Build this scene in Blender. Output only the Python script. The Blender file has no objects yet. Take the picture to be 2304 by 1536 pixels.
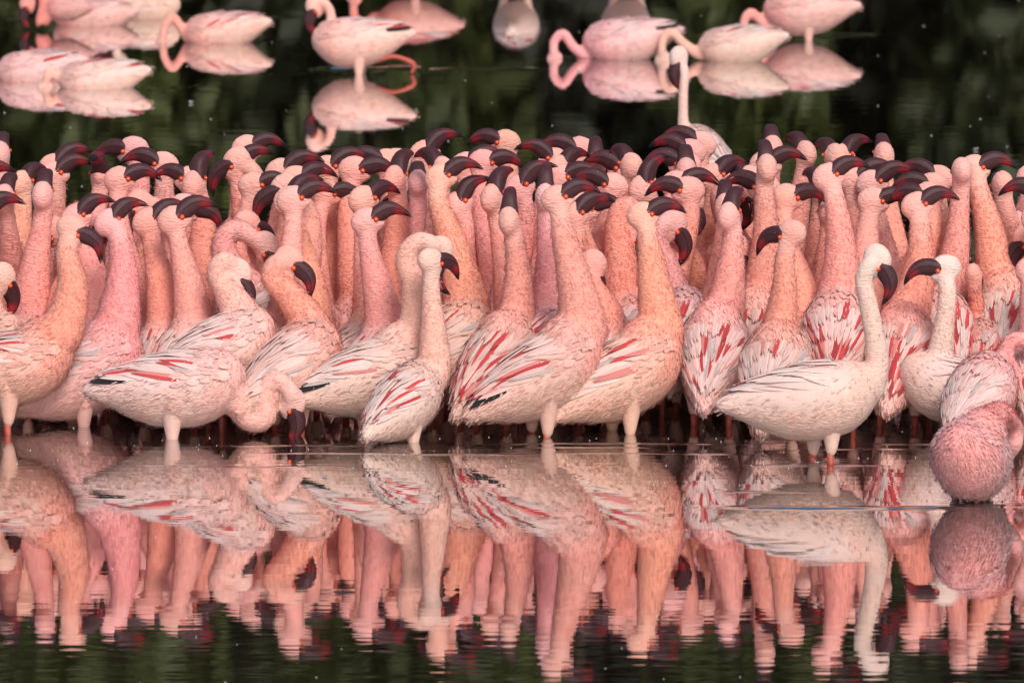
import bpy, math, random
import numpy as np
from mathutils import Vector, Matrix

random.seed(11)
rng = np.random.default_rng(11)
sc = bpy.context.scene
col = sc.collection
R = math.radians

# ------------------------------------------------------------------ camera
F_PX, CAM_Y, CAM_H = 19800.0, -22.0, 2.6
PITCH = math.atan((768 + 1370) / F_PX)
cam_d = bpy.data.cameras.new('camera')
cam_d.sensor_width = 36.0
cam_d.lens = F_PX / 2304 * 36.0
cam_d.clip_start, cam_d.clip_end = 0.5, 900
cam_d.dof.use_dof = True
cam_d.dof.focus_distance = 22.25
cam_d.dof.aperture_fstop = 12.0
cam = bpy.data.objects.new('camera', cam_d)
cam.location = (0, CAM_Y, CAM_H)
cam.rotation_euler = (math.pi / 2 - PITCH, 0, 0)
col.objects.link(cam)
sc.camera = cam

# ------------------------------------------------------------------ world, sun, exposure
SUN = Vector((0.20, -0.72, 0.68)).normalized()
w = bpy.data.worlds.new('World'); sc.world = w; w.use_nodes = True
nt = w.node_tree; nt.nodes.clear()
sky = nt.nodes.new('ShaderNodeTexSky'); sky.sky_type = 'NISHITA'; sky.sun_disc = False
sky.sun_elevation = math.asin(SUN.z); sky.sun_rotation = math.atan2(SUN.x, SUN.y)
sky.air_density = 1.0; sky.dust_density = 3.0; sky.ozone_density = 1.0
bgn = nt.nodes.new('ShaderNodeBackground'); bgn.inputs[1].default_value = 0.115
wo = nt.nodes.new('ShaderNodeOutputWorld')
nt.links.new(sky.outputs[0], bgn.inputs[0]); nt.links.new(bgn.outputs[0], wo.inputs[0])
sl = bpy.data.lights.new('sun', 'SUN'); sl.energy = 2.3; sl.angle = R(20); sl.color = (1.0, 0.95, 0.91)
so = bpy.data.objects.new('sun', sl); so.rotation_euler = SUN.to_track_quat('Z', 'Y').to_euler(); so.location = (3, -12, 12)
col.objects.link(so)
vs = sc.view_settings
vs.view_transform = 'Standard'; vs.look = 'None'; vs.gamma = 1.0; vs.exposure = 0.10; vs.use_curve_mapping = False
sc.cycles.max_bounces = 8; sc.cycles.diffuse_bounces = 5; sc.cycles.glossy_bounces = 3
sc.render.resolution_x, sc.render.resolution_y = 1024, 682

# ------------------------------------------------------------------ projection helpers (layout in metres)
_F = np.array([0, math.cos(PITCH), -math.sin(PITCH)]); _U = np.array([0, math.sin(PITCH), math.cos(PITCH)]); _R = np.array([1.0, 0, 0])
CAM = np.array([0, CAM_Y, CAM_H])
def ray(u, v):
    return _F + _R * ((u - 1152) / F_PX) + _U * ((768 - v) / F_PX)
def at(u, v, Y):
    d = ray(u, v); return CAM + d * ((Y - CAM_Y) / d[1])
def on_water(u, v):
    d = ray(u, v); return CAM + d * (-CAM_H / d[2])

# ------------------------------------------------------------------ mesh helpers
def mesh(name, V, F, C=None, smooth=True):
    V = np.asarray(V, dtype=np.float32).reshape(-1, 3)
    me = bpy.data.meshes.new(name)
    F = [tuple(int(i) for i in f) for f in F] if not isinstance(F, np.ndarray) else F
    if isinstance(F, np.ndarray):
        n, k = F.shape
        me.vertices.add(len(V)); me.vertices.foreach_set('co', V.ravel())
        me.loops.add(n * k); me.loops.foreach_set('vertex_index', F.astype(np.int32).ravel())
        me.polygons.add(n); me.polygons.foreach_set('loop_start', np.arange(0, n * k, k, dtype=np.int32))
        me.update(calc_edges=True)
    else:
        me.from_pydata(V.tolist(), [], F); me.update()
    if C is not None: setcol(me, C)
    if smooth: me.polygons.foreach_set('use_smooth', np.ones(len(me.polygons), dtype=bool))
    return me
def setcol(me, C):
    C = np.asarray(C, dtype=np.float32)
    a = me.color_attributes.new('Col', 'FLOAT_COLOR', 'POINT')
    rgba = np.ones((len(me.vertices), 4), dtype=np.float32); rgba[:, :3] = C
    a.data.foreach_set('color', rgba.ravel())
def link(name, me, mat, parent=None, M=None, color=None):
    o = bpy.data.objects.new(name, me); col.objects.link(o)
    if mat is not None and (len(me.materials) == 0): me.materials.append(mat)
    if parent is not None: o.parent = parent
    if M is not None: o.matrix_local = M
    if color is not None: o.color = (*color, 1)
    return o
def tag(o, label=None, cat=None, group=None, kind=None):
    if label: o['label'] = label
    if cat: o['category'] = cat
    if group: o['group'] = group
    if kind: o['kind'] = kind
def loft(P, frames, ra, rb, n=14, cap=True):
    """rings round points P; frames = (A, B) unit vectors; radii ra along A, rb along B"""
    A, B = frames; th = np.linspace(0, 2 * np.pi, n, endpoint=False)
    V = P[:, None, :] + A[:, None, :] * (ra[:, None] * np.cos(th))[..., None] + B[:, None, :] * (rb[:, None] * np.sin(th))[..., None]
    m = len(P); F = []
    for i in range(m - 1):
        for j in range(n):
            k = (j + 1) % n
            F.append((i * n + j, i * n + k, (i + 1) * n + k, (i + 1) * n + j))
    V = V.reshape(-1, 3)
    if cap:
        F.append(tuple(range(n - 1, -1, -1))); F.append(tuple((m - 1) * n + j for j in range(n)))
    return V, F
def frames_of(P):
    T = np.gradient(P, axis=0); T /= np.linalg.norm(T, axis=1)[:, None] + 1e-9
    a = np.cross(T[0], [0.013, 1, 0.02]); a /= np.linalg.norm(a)
    A = np.zeros_like(P); A[0] = a
    for i in range(1, len(P)):
        a = A[i - 1] - T[i] * np.dot(A[i - 1], T[i]); A[i] = a / np.linalg.norm(a)
    return T, A, np.cross(T, A)
def cat_rom(P, n):
    """Catmull-Rom (centripetal-ish) resampled evenly to n points"""
    P = np.asarray(P, float); Q = np.vstack([2 * P[0] - P[1], P, 2 * P[-1] - P[-2]]); out = []
    for i in range(1, len(Q) - 2):
        for t in np.linspace(0, 1, 14, endpoint=False):
            p0, p1, p2, p3 = Q[i - 1:i + 3]
            out.append(0.5 * (2 * p1 + (p2 - p0) * t + (2 * p0 - 5 * p1 + 4 * p2 - p3) * t * t + (3 * p1 - p0 - 3 * p2 + p3) * t ** 3))
    out.append(P[-1]); out = np.array(out)
    s = np.concatenate([[0], np.cumsum(np.linalg.norm(np.diff(out, axis=0), axis=1))])
    q = np.linspace(0, s[-1], n)
    return np.stack([np.interp(q, s, out[:, k]) for k in range(3)], 1)
def smoothstep(a, b, x):
    t = np.clip((x - a) / (b - a), 0, 1); return t * t * (3 - 2 * t)

# ------------------------------------------------------------------ materials
def new_mat(name):
    m = bpy.data.materials.new(name); m.use_nodes = True
    n = m.node_tree; b = n.nodes['Principled BSDF']; return m, n, b
def nnode(n, t, **kw):
    x = n.nodes.new(t)
    for k, v in kw.items(): setattr(x, k, v)
    return x
def mixc(n, blend='MULTIPLY', fac=1.0):
    x = n.nodes.new('ShaderNodeMix'); x.data_type = 'RGBA'; x.blend_type = blend; x.inputs[0].default_value = fac; return x

def plumage_material(name, use_obj_color, bump=0.5, vein=False):
    m, n, b = new_mat(name); L = n.links.new
    at_ = nnode(n, 'ShaderNodeAttribute', attribute_name='Col')
    src = at_.outputs['Color']
    if use_obj_color:
        oi = nnode(n, 'ShaderNodeObjectInfo'); mx = mixc(n); L(src, mx.inputs[6]); L(oi.outputs['Color'], mx.inputs[7]); src = mx.outputs[2]
    tc = nnode(n, 'ShaderNodeTexCoord')
    n1 = nnode(n, 'ShaderNodeTexNoise'); n1.inputs['Scale'].default_value = 55; n1.inputs['Detail'].default_value = 5
    L(tc.outputs['Object'], n1.inputs['Vector'])
    cr = nnode(n, 'ShaderNodeMapRange'); cr.inputs[1].default_value = 0.25; cr.inputs[2].default_value = 0.75; cr.inputs[3].default_value = 0.93; cr.inputs[4].default_value = 1.05
    L(n1.outputs['Fac'], cr.inputs[0])
    m2 = mixc(n); L(src, m2.inputs[6]); L(cr.outputs[0], m2.inputs[7])
    L(m2.outputs[2], b.inputs['Base Color'])
    b.inputs['Roughness'].default_value = 0.82; b.inputs['Specular IOR Level'].default_value = 0.18
    b.inputs['Sheen Weight'].default_value = 0.12; b.inputs['Sheen Roughness'].default_value = 0.6
    mp = nnode(n, 'ShaderNodeMapping'); mp.inputs['Scale'].default_value = (75, 75, 240)
    L(tc.outputs['Object'], mp.inputs['Vector'])
    n2 = nnode(n, 'ShaderNodeTexNoise'); n2.inputs['Scale'].default_value = 1.0; n2.inputs['Detail'].default_value = 4
    L(mp.outputs[0], n2.inputs['Vector'])
    bp = nnode(n, 'ShaderNodeBump'); bp.inputs['Strength'].default_value = bump; bp.inputs['Distance'].default_value = 0.006
    L(n2.outputs['Fac'], bp.inputs['Height']); L(bp.outputs[0], b.inputs['Normal'])
    return m
M_BODY = plumage_material('plumage', False, 0.85)
M_FLAKE = plumage_material('plumage_tips', False, 0.0)
M_FEATH = plumage_material('feather', True, 0.25)

def bill_material():
    m, n, b = new_mat('bill_horn'); L = n.links.new
    at_ = nnode(n, 'ShaderNodeAttribute', attribute_name='Col')
    tc = nnode(n, 'ShaderNodeTexCoord'); nz = nnode(n, 'ShaderNodeTexNoise'); nz.inputs['Scale'].default_value = 90; nz.inputs['Detail'].default_value = 4
    L(tc.outputs['Object'], nz.inputs['Vector'])
    cr = nnode(n, 'ShaderNodeMapRange'); cr.inputs[3].default_value = 0.65; cr.inputs[4].default_value = 1.35; L(nz.outputs['Fac'], cr.inputs[0])
    mx = mixc(n); L(at_.outputs['Color'], mx.inputs[6]); L(cr.outputs[0], mx.inputs[7]); L(mx.outputs[2], b.inputs['Base Color'])
    b.inputs['Roughness'].default_value = 0.55; b.inputs['Specular IOR Level'].default_value = 0.3
    bp = nnode(n, 'ShaderNodeBump'); bp.inputs['Strength'].default_value = 0.2; bp.inputs['Distance'].default_value = 0.002
    L(nz.outputs['Fac'], bp.inputs['Height']); L(bp.outputs[0], b.inputs['Normal'])
    return m
M_BILL = bill_material()
def noisy(name, c1, c2, scale, rough=0.7, bump=0.3, dist=0.01):
    m, n, b = new_mat(name); L = n.links.new
    tc = nnode(n, 'ShaderNodeTexCoord'); nz = nnode(n, 'ShaderNodeTexNoise'); nz.inputs['Scale'].default_value = scale; nz.inputs['Detail'].default_value = 5
    L(tc.outputs['Object'], nz.inputs['Vector'])
    cr = nnode(n, 'ShaderNodeValToRGB'); cr.color_ramp.elements[0].position = 0.3; cr.color_ramp.elements[1].position = 0.7
    cr.color_ramp.elements[0].color = (*c1, 1); cr.color_ramp.elements[1].color = (*c2, 1)
    L(nz.outputs['Fac'], cr.inputs[0]); L(cr.outputs[0], b.inputs['Base Color'])
    b.inputs['Roughness'].default_value = rough
    bp = nnode(n, 'ShaderNodeBump'); bp.inputs['Strength'].default_value = bump; bp.inputs['Distance'].default_value = dist
    L(nz.outputs['Fac'], bp.inputs['Height']); L(bp.outputs[0], b.inputs['Normal'])
    return m
M_EYE = noisy('eye_iris', (0.75, 0.10, 0.01), (0.85, 0.22, 0.03), 300, 0.15, 0)
M_RING = noisy('eye_ring', (0.45, 0.02, 0.015), (0.6, 0.05, 0.03), 300, 0.5, 0)
M_PUPIL = noisy('pupil', (0.01, 0.005, 0.005), (0.02, 0.01, 0.01), 300, 0.1, 0)
M_LEG = noisy('leg_skin', (0.36, 0.05, 0.035), (0.50, 0.11, 0.07), 80, 0.5, 0.4, 0.003)
M_THIGH = noisy('thigh_down', (0.70, 0.50, 0.40), (0.80, 0.62, 0.52), 70, 0.9, 0.6, 0.006)
M_BANK = noisy('bank_earth', (0.05, 0.045, 0.02), (0.10, 0.09, 0.045), 1.5, 0.95, 0.6, 0.05)
M_BARK = noisy('bark', (0.05, 0.035, 0.025), (0.10, 0.075, 0.05), 4, 0.9, 0.6, 0.03)
M_DOWN = noisy('floating_down', (0.75, 0.72, 0.70), (0.85, 0.82, 0.80), 60, 0.9, 0.3)

def leaf_material(name, c1, c2):
    m, n, b = new_mat(name); L = n.links.new
    at_ = nnode(n, 'ShaderNodeAttribute', attribute_name='Col')
    sx = nnode(n, 'ShaderNodeSeparateColor'); L(at_.outputs['Color'], sx.inputs[0])
    cr = nnode(n, 'ShaderNodeValToRGB'); cr.color_ramp.elements[0].color = (*c1, 1); cr.color_ramp.elements[1].color = (*c2, 1)
    L(sx.outputs[0], cr.inputs[0]); L(cr.outputs[0], b.inputs['Base Color']); b.inputs['Roughness'].default_value = 0.65
    return m

def water_material():
    m = bpy.data.materials.new('lake_water'); m.use_nodes = True; n = m.node_tree; n.nodes.clear(); L = n.links.new
    out = nnode(n, 'ShaderNodeOutputMaterial'); mix = nnode(n, 'ShaderNodeMixShader')
    df = nnode(n, 'ShaderNodeBsdfDiffuse'); df.inputs[0].default_value = (0.016, 0.010, 0.007, 1)
    gl = nnode(n, 'ShaderNodeBsdfGlossy'); gl.inputs['Color'].default_value = (0.93, 0.92, 0.92, 1); gl.inputs['Roughness'].default_value = 0.012
    fr = nnode(n, 'ShaderNodeFresnel'); fr.inputs[0].default_value = 2.6
    mr = nnode(n, 'ShaderNodeMapRange'); mr.inputs[1].default_value = 0.15; mr.inputs[2].default_value = 0.60; mr.inputs[3].default_value = 0.2; mr.inputs[4].default_value = 0.93
    L(fr.outputs[0], mr.inputs[0]); L(mr.outputs[0], mix.inputs[0])
    L(df.outputs[0], mix.inputs[1]); L(gl.outputs[0], mix.inputs[2]); L(mix.outputs[0], out.inputs[0])
    tc = nnode(n, 'ShaderNodeTexCoord')
    def layer(sx, sy, amp, detail):
        mp = nnode(n, 'ShaderNodeMapping'); mp.inputs['Scale'].default_value = (sx, sy, 1)
        L(tc.outputs['Object'], mp.inputs[0])
        nz = nnode(n, 'ShaderNodeTexNoise'); nz.inputs['Scale'].default_value = 1; nz.inputs['Detail'].default_value = detail
        L(mp.outputs[0], nz.inputs['Vector'])
        s = nnode(n, 'ShaderNodeMath', operation='SUBTRACT'); s.inputs[1].default_value = 0.5; L(nz.outputs['Fac'], s.inputs[0])
        q = nnode(n, 'ShaderNodeMath', operation='MULTIPLY'); q.inputs[1].default_value = amp; L(s.outputs[0], q.inputs[0]); return q.outputs[0]
    a = layer(2.2, 9, 0.00016, 2); c = layer(7, 42, 0.00003, 3)
    # livelier water round the wading birds
    sp = nnode(n, 'ShaderNodeSeparateXYZ'); L(tc.outputs['Object'], sp.inputs[0])
    e1 = nnode(n, 'ShaderNodeMapRange', interpolation_type='SMOOTHSTEP'); e1.inputs[1].default_value = -1.9; e1.inputs[2].default_value = -0.5; L(sp.outputs[1], e1.inputs[0])
    d = layer(3.2, 17, 0.00045, 1)
    dm = nnode(n, 'ShaderNodeMath', operation='MULTIPLY'); L(d, dm.inputs[0]); L(e1.outputs[0], dm.inputs[1])
    e2 = nnode(n, 'ShaderNodeMapRange', interpolation_type='SMOOTHSTEP'); e2.inputs[1].default_value = 2.5; e2.inputs[2].default_value = 1.2; L(sp.outputs[1], e2.inputs[0])
    dm2 = nnode(n, 'ShaderNodeMath', operation='MULTIPLY'); L(dm.outputs[0], dm2.inputs[0]); L(e2.outputs[0], dm2.inputs[1])
    e = layer(3.0, 13, 0.00035, 2); e3 = nnode(n, 'ShaderNodeMapRange', interpolation_type='SMOOTHSTEP'); e3.inputs[1].default_value = -2.0; e3.inputs[2].default_value = -4.2; L(sp.outputs[1], e3.inputs[0])
    em = nnode(n, 'ShaderNodeMath', operation='MULTIPLY'); L(e, em.inputs[0]); L(e3.outputs[0], em.inputs[1])
    s0 = nnode(n, 'ShaderNodeMath', operation='ADD'); L(a, s0.inputs[0]); L(em.outputs[0], s0.inputs[1])
    s1 = nnode(n, 'ShaderNodeMath', operation='ADD'); L(s0.outputs[0], s1.inputs[0]); L(c, s1.inputs[1])
    s2 = nnode(n, 'ShaderNodeMath', operation='ADD'); L(s1.outputs[0], s2.inputs[0]); L(dm2.outputs[0], s2.inputs[1])
    bp = nnode(n, 'ShaderNodeBump'); bp.inputs['Strength'].default_value = 1.0; bp.inputs['Distance'].default_value = 1.0
    L(s2.outputs[0], bp.inputs['Height'])
    L(bp.outputs[0], gl.inputs['Normal'])
    return m
M_WATER = water_material()

# ------------------------------------------------------------------ the lake
RINGS = []        # (x, y, radius, amplitude) filled by the birds, used when the water sheet is built
RIDGES = []       # (x0, x1, y, width, height): long low wavelets
def ridge_px(u0, u1, v, wid, h):
    h *= 4.2 if v < 500 else 2.1
    a, b = on_water(u0, v), on_water(u1, v); RIDGES.append((min(a[0], b[0]), max(a[0], b[0]), a[1], wid, h))
for a in [(230, 690, 40, .05, .0030), (0, 110, 50, .05, .003), (700, 955, 155, .06, .0050), (1560, 2000, 78, .06, .0032), (950, 1230, 158, .04, .0022),
          (1230, 1500, 131, .05, .0030), (1690, 1830, 428, .05, .004), (1500, 2400, 1141, .022, .0022), (2100, 2400, 1133, .02, .0022), (1650, 2010, 1047, .016, .0016),
          (450, 1300, 1022, .012, .0013), (1150, 1500, 1006, .012, .0013), (1000, 1900, 997, .012, .0013), (1900, 2300, 1000, .012, .0012),
          (1620, 1830, 1104, .014, .0012), (1240, 1700, 1020, .010, .0012), (500, 800, 1050, .010, .001), (350, 900, 1004, .012, .0012), (1700, 2100, 1010, .012, .0014)]:
    ridge_px(*a)

def build_water():
    xs = np.concatenate([[-260, -120, -60, -30, -15, -8, -4, -2.6], np.arange(-2.2, 2.2001, 0.022), [2.6, 4, 8, 15, 30, 60, 120, 260]])
    ys = np.concatenate([[-160, -80, -40, -20, -10, -7], np.arange(-5.5, -1.8, 0.03), np.arange(-1.8, 0.3, 0.0055), np.arange(0.3, 3.0, 0.03), np.arange(3.0, 22, 0.022), [24, 27, 31, 36, 60]])
    X, Y = np.meshgrid(xs, ys, indexing='ij'); Z = np.zeros_like(X)
    for (x0, x1, y, wd, h) in RIDGES:
        cx = (x0 + x1) / 2; env = smoothstep(0, 0.25, (X - x0) / (x1 - x0)) * smoothstep(0, 0.25, (x1 - X) / (x1 - x0))
        yy = y + 0.05 * wd / .05 * np.sin(X * 2.3 + y * 7) + 0.012 * np.sin(X * 9 + y) + 0.004 * np.sin(X * 31 + 3 * y)
        env = env * (0.55 + 0.45 * np.sin(X * 13 + y * 11) * np.sin(X * 5.1 + y * 3))
        Z += h * env * np.exp(-((Y - yy) / wd) ** 2)
    for (x, y, r, a) in RINGS:
        k = (np.abs(X[:, 0] - x) < 4 * r + .15); q = (np.abs(Y[0] - y) < 4 * r + .15)
        if k.any() and q.any():
            i = np.ix_(k, q); D = np.hypot(X[i] - x, Y[i] - y)
            Z[i] += a * np.sin((D - r) * 2 * np.pi / 0.035) * np.exp(-((D - r) / (0.9 * r + .02)) ** 2)
    nx, ny = X.shape; idx = np.arange(nx * ny).reshape(nx, ny)
    Fq = np.stack([idx[:-1, :-1], idx[1:, :-1], idx[1:, 1:], idx[:-1, 1:]], -1).reshape(-1, 4)
    o = link('lake_water', mesh('lake_water', np.stack([X, Y, Z], -1).reshape(-1, 3), Fq), M_WATER)
    tag(o, kind='structure')

# far bank and the dark trees whose reflection colours the lake
def build_bank():
    xs = np.linspace(-260, 260, 60); ys = np.array([34, 36, 39, 45, 70, 200.0])
    X, Y = np.meshgrid(xs, ys, indexing='ij')
    Z = np.interp(Y, ys, [-0.6, 0.15, 0.5, 0.8, 1.2, 3]) + 0.12 * np.sin(X * 0.7) * (Y > 35)
    nx, ny = X.shape; idx = np.arange(nx * ny).reshape(nx, ny)
    Fq = np.stack([idx[:-1, :-1], idx[1:, :-1], idx[1:, 1:], idx[:-1, 1:]], -1).reshape(-1, 4)
    tag(link('bank_ground', mesh('bank_ground', np.stack([X, Y, Z], -1).reshape(-1, 3), Fq), M_BANK), kind='structure')
build_bank()

def tree(x, y, h, rx, leafmat, label, seed, n=5200, low=0.3):
    g = np.random.default_rng(seed)
    root = bpy.data.objects.new('bank_tree', None); col.objects.link(root); root.location = (x, y, 0.25)
    tag(root, label, 'tree', 'trees on the far bank seen mirrored in the lake')
    V, F = [], []
    def limb(P, r0, r1):
        P = cat_rom(P, 8); T, A, B = frames_of(P); r = np.linspace(r0, r1, 8)
        v, f = loft(P, (A, B), r, r, 8); off = sum(len(q) for q in V); V.append(v); F.extend([tuple(i + off for i in q) for q in f])
    limb([(0, 0, -.2), (.1, 0, h * .25), (-.05, .1, h * .55), (.1, 0, h * .85)], h * .03, h * .008)
    tips = []
    for k in range(7):
        a = k * 2.4 + g.uniform(0, .6); z0 = h * g.uniform(.15, .55); l = rx * g.uniform(.5, .85)
        e = (math.cos(a) * l, math.sin(a) * l, z0 + h * g.uniform(.12, .3)); tips.append(e)
        limb([(0, 0, z0), (e[0] * .5, e[1] * .5, z0 + (e[2] - z0) * .4), e], h * .013, h * .004)
    link('trunk', mesh('trunk', np.vstack(V), F), M_BARK, root)
    # crown: leaf sprays gathered in clumps
    nc = 46; cc = g.normal(size=(nc, 3)); cc /= np.linalg.norm(cc, axis=1)[:, None]; cc *= (g.uniform(0.25, 1, nc) ** .5)[:, None]
    cc = cc * [rx, rx * .8, h * (1 - low) / 2] + [0, 0, h * (low + (1 - low) / 2)]
    ci = g.integers(0, nc, n); p = cc[ci] + g.normal(size=(n, 3)) * [rx * .17, rx * .17, h * .05]
    p[:, 2] = np.maximum(p[:, 2], 0.05)
    a = g.normal(size=(n, 3)); a /= np.linalg.norm(a, axis=1)[:, None]; b = np.cross(a, g.normal(size=(n, 3))); b /= np.linalg.norm(b, axis=1)[:, None]
    s = g.uniform(.10, .22, n)[:, None] * h / 8
    Q = np.stack([p - a * s, p - b * s * .5, p + a * s, p + b * s * .5], 1).reshape(-1, 3)
    cv = np.clip(np.repeat(g.uniform(0, 1, nc)[ci] * .6 + g.uniform(0, .4, n), 4), 0, 1)
    link('crown', mesh('crown', Q, np.arange(n * 4).reshape(-1, 4), np.stack([cv] * 3, 1), smooth=False), leafmat, root)
LM = [leaf_material('leaves_dark', (0.007, 0.010, 0.004), (0.018, 0.022, 0.008)),
      leaf_material('leaves_olive', (0.024, 0.034, 0.006), (0.058, 0.070, 0.012)),
      leaf_material('leaves_mid', (0.013, 0.019, 0.005), (0.034, 0.042, 0.010))]
LBL = ['dense blackish green tree on the far bank', 'olive green tree with paler leaves on the far bank', 'mid green bushy tree on the far bank']  # olive trees are paler by leaf colour alone
ti = 0
for (px, kind, hh, rx, yy) in [(-7.5, 2, 9, 2.2, 40), (-5.2, 1, 8.5, 1.5, 38.6), (-3.9, 0, 9, 1.2, 39.4), (-3.0, 1, 8, .95, 38), (-1.8, 2, 9, 1.25, 39), (-.7, 1, 9, .8, 38.2),
                              (.35, 0, 9.5, 1.2, 39.2), (1.5, 1, 8, .75, 37.8), (2.5, 0, 9.5, 1.25, 39.3), (3.6, 2, 8.6, 1.0, 38.3), (4.8, 0, 9, 1.3, 39), (6.3, 1, 9, 1.5, 38.8), (8.5, 2, 9, 2.2, 40),
                              (-6.4, 0, 12, 2.8, 44), (-2.4, 0, 12, 2.6, 44.5), (1.2, 0, 12.5, 2.8, 44), (4.4, 0, 12, 2.6, 44.6), (8.0, 0, 12, 2.8, 44.2)] + [(sx * xx, kk, 10.5, 2.4, 41) for sx in (-1, 1) for xx, kk in ((11.2, 0), (14.2, 2), (17.5, 0), (21, 1), (25, 0), (29.5, 2))]:
    ti += 1
    lab = LBL[kind] if yy < 43 else 'tall blackish green tree rising behind the first row of bank trees'
    tree(px, yy, hh, rx, LM[kind], lab, 100 + ti, n=(5200 if yy < 43 else 6500), low=(.04 if yy < 43 else .05))

# ------------------------------------------------------------------ flamingo anatomy (trunk frame: x forward, z up, metres)
TX = np.array([-.205, -.185, -.15, -.11, -.06, -.01, .04, .085, .120, .145, .158])
TW = np.array([.008, .020, .034, .052, .071, .082, .085, .079, .062, .038, .012])      # half widths
TT = np.array([.010, .022, .038, .055, .070, .078, .080, .076, .062, .040, .012])      # up from the axis
TB = np.array([.006, .018, .034, .056, .078, .088, .090, .082, .064, .038, .012])      # down from the axis
TZ = np.array([.012, .010, .006, .002, .000, .000, .002, .006, .012, .018, .020])
def tsurf(x, phi, off=0.0):
    """point on the trunk: phi from the top (0) round to the left side (+90 deg)"""
    x = np.asarray(x, float); phi = np.asarray(phi, float)
    w_, t_, b_, z_ = (np.interp(x, TX, q) for q in (TW, TT, TB, TZ))
    c = np.cos(phi); h = np.where(c >= 0, t_, b_)
    return np.stack([x, (w_ + off) * np.sin(phi), z_ + (h + off) * c], -1)
def trunk_shell(n=20):
    th = np.linspace(0, 2 * np.pi, n, endpoint=False); xs = np.linspace(TX[0], TX[-1], 26)
    V = np.concatenate([tsurf(np.full(n, x), th) for x in xs]); F = []
    for i in range(len(xs) - 1):
        for j in range(n):
            k = (j + 1) % n; F.append((i * n + j, (i + 1) * n + j, (i + 1) * n + k, i * n + k))
    F.append(tuple(range(n))); F.append(tuple((len(xs) - 1) * n + j for j in range(n - 1, -1, -1)))
    return V, F
TRUNK = trunk_shell()
def ellipsoid(rx, ry, rz, n=14, m=10):
    V = []; F = []
    for i in range(m + 1):
        p = math.pi * i / m
        for j in range(n):
            t = 2 * math.pi * j / n; V.append((rx * math.cos(p), ry * math.sin(p) * math.cos(t), rz * math.sin(p) * math.sin(t)))
    for i in range(m):
        for j in range(n):
            k = (j + 1) % n; F.append((i * n + j, i * n + k, (i + 1) * n + k, (i + 1) * n + j))
    return np.array(V), F

# --- bill (head frame: x along the bill base, z up)
def bill_meshes():
    m = 17; s = np.linspace(0, 1, m)
    top = cat_rom([(.008, 0, .015), (.022, 0, .0215), (.040, 0, .0245), (.057, 0, .0215), (.072, 0, .0125), (.084, 0, -.002), (.092, 0, -.018), (.0965, 0, -.034)], m)
    bot = cat_rom([(.006, 0, -.0150), (.022, 0, -.0175), (.038, 0, -.0165), (.052, 0, -.0135), (.066, 0, -.0155), (.078, 0, -.0220), (.087, 0, -.0290), (.0955, 0, -.0355)], m)
    wd = np.interp(s, [0, .1, .25, .5, .7, .88, 1], [.0235, .0222, .0190, .0160, .0125, .0065, .0010])
    base = np.array([.056, .019, .023]); red = np.array([.27, .012, .019]); blk = np.array([.008, .006, .007])
    seam = top * .60 + bot * .40; out = []
    for part in (0, 1):
        V, C, F = [], [], []; ns = 9
        for i in range(m):
            k = s[i]
            for j, t in enumerate(np.linspace(0, math.pi, ns)):
                e = top[i] if part == 0 else bot[i]; g0 = (e - seam[i]); h = math.sin(t) ** .85
                y = wd[i] * (abs(math.cos(t)) ** .75) * (1 if math.cos(t) > 0 else -1) * (.97 if part == 0 else 1.0)
                gap = g0 / (np.linalg.norm(g0) + 1e-9) * .0005
                V.append((seam[i][0] + g0[0] * h + gap[0], y, seam[i][2] + g0[2] * h + gap[2]))
                rr = float(smoothstep(.48, .66, k) * (1 - smoothstep(.78, .85, k))) * ((.25 + .75 * math.sin(min(math.pi, 1.4 * h + .4))) if part else .35)
                c = base * (1 - rr) + red * rr; tip = float(smoothstep(.77, .84, k)); c = c * (1 - tip) + blk * tip
                if part and k < .10 and h > .4: c = c * .45 + np.array([.40, .03, .025]) * .55
                C.append(c)
        for i in range(m - 1):
            for j in range(ns):
                q = (j + 1) % ns; F.append((i * ns + j, i * ns + q, (i + 1) * ns + q, (i + 1) * ns + j) if part else (i * ns + j, (i + 1) * ns + j, (i + 1) * ns + q, i * ns + q))
        F.append(tuple(range(ns)) if part == 0 else tuple(range(ns - 1, -1, -1)))
        me_ = mesh('upper_bill' if part == 0 else 'lower_bill', V, F, C); me_.set_sharp_from_angle(angle=R(48)); out.append(me_)
    return out
ME_UP, ME_LO = bill_meshes()
for q in (ME_UP, ME_LO): q.materials.append(M_BILL)
# nostril slit on the upper bill
v_, f_ = ellipsoid(.009, .0012, .0016, 8, 6); ME_NOS = mesh('nostril', v_, f_); ME_NOS.materials.append(M_PUPIL)
v_, f_ = ellipsoid(.0038, .0034, .0038, 12, 8); ME_EYE = mesh('eye', v_, f_); ME_EYE.materials.append(M_EYE)
v_, f_ = ellipsoid(.0066, .0030, .0066, 12, 8); ME_RING = mesh('eye_ring', v_, f_); ME_RING.materials.append(M_RING)
v_, f_ = ellipsoid(.0019, .0014, .0019, 8, 6); ME_PUP = mesh('pupil', v_, f_); ME_PUP.materials.append(M_PUPIL)

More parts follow.
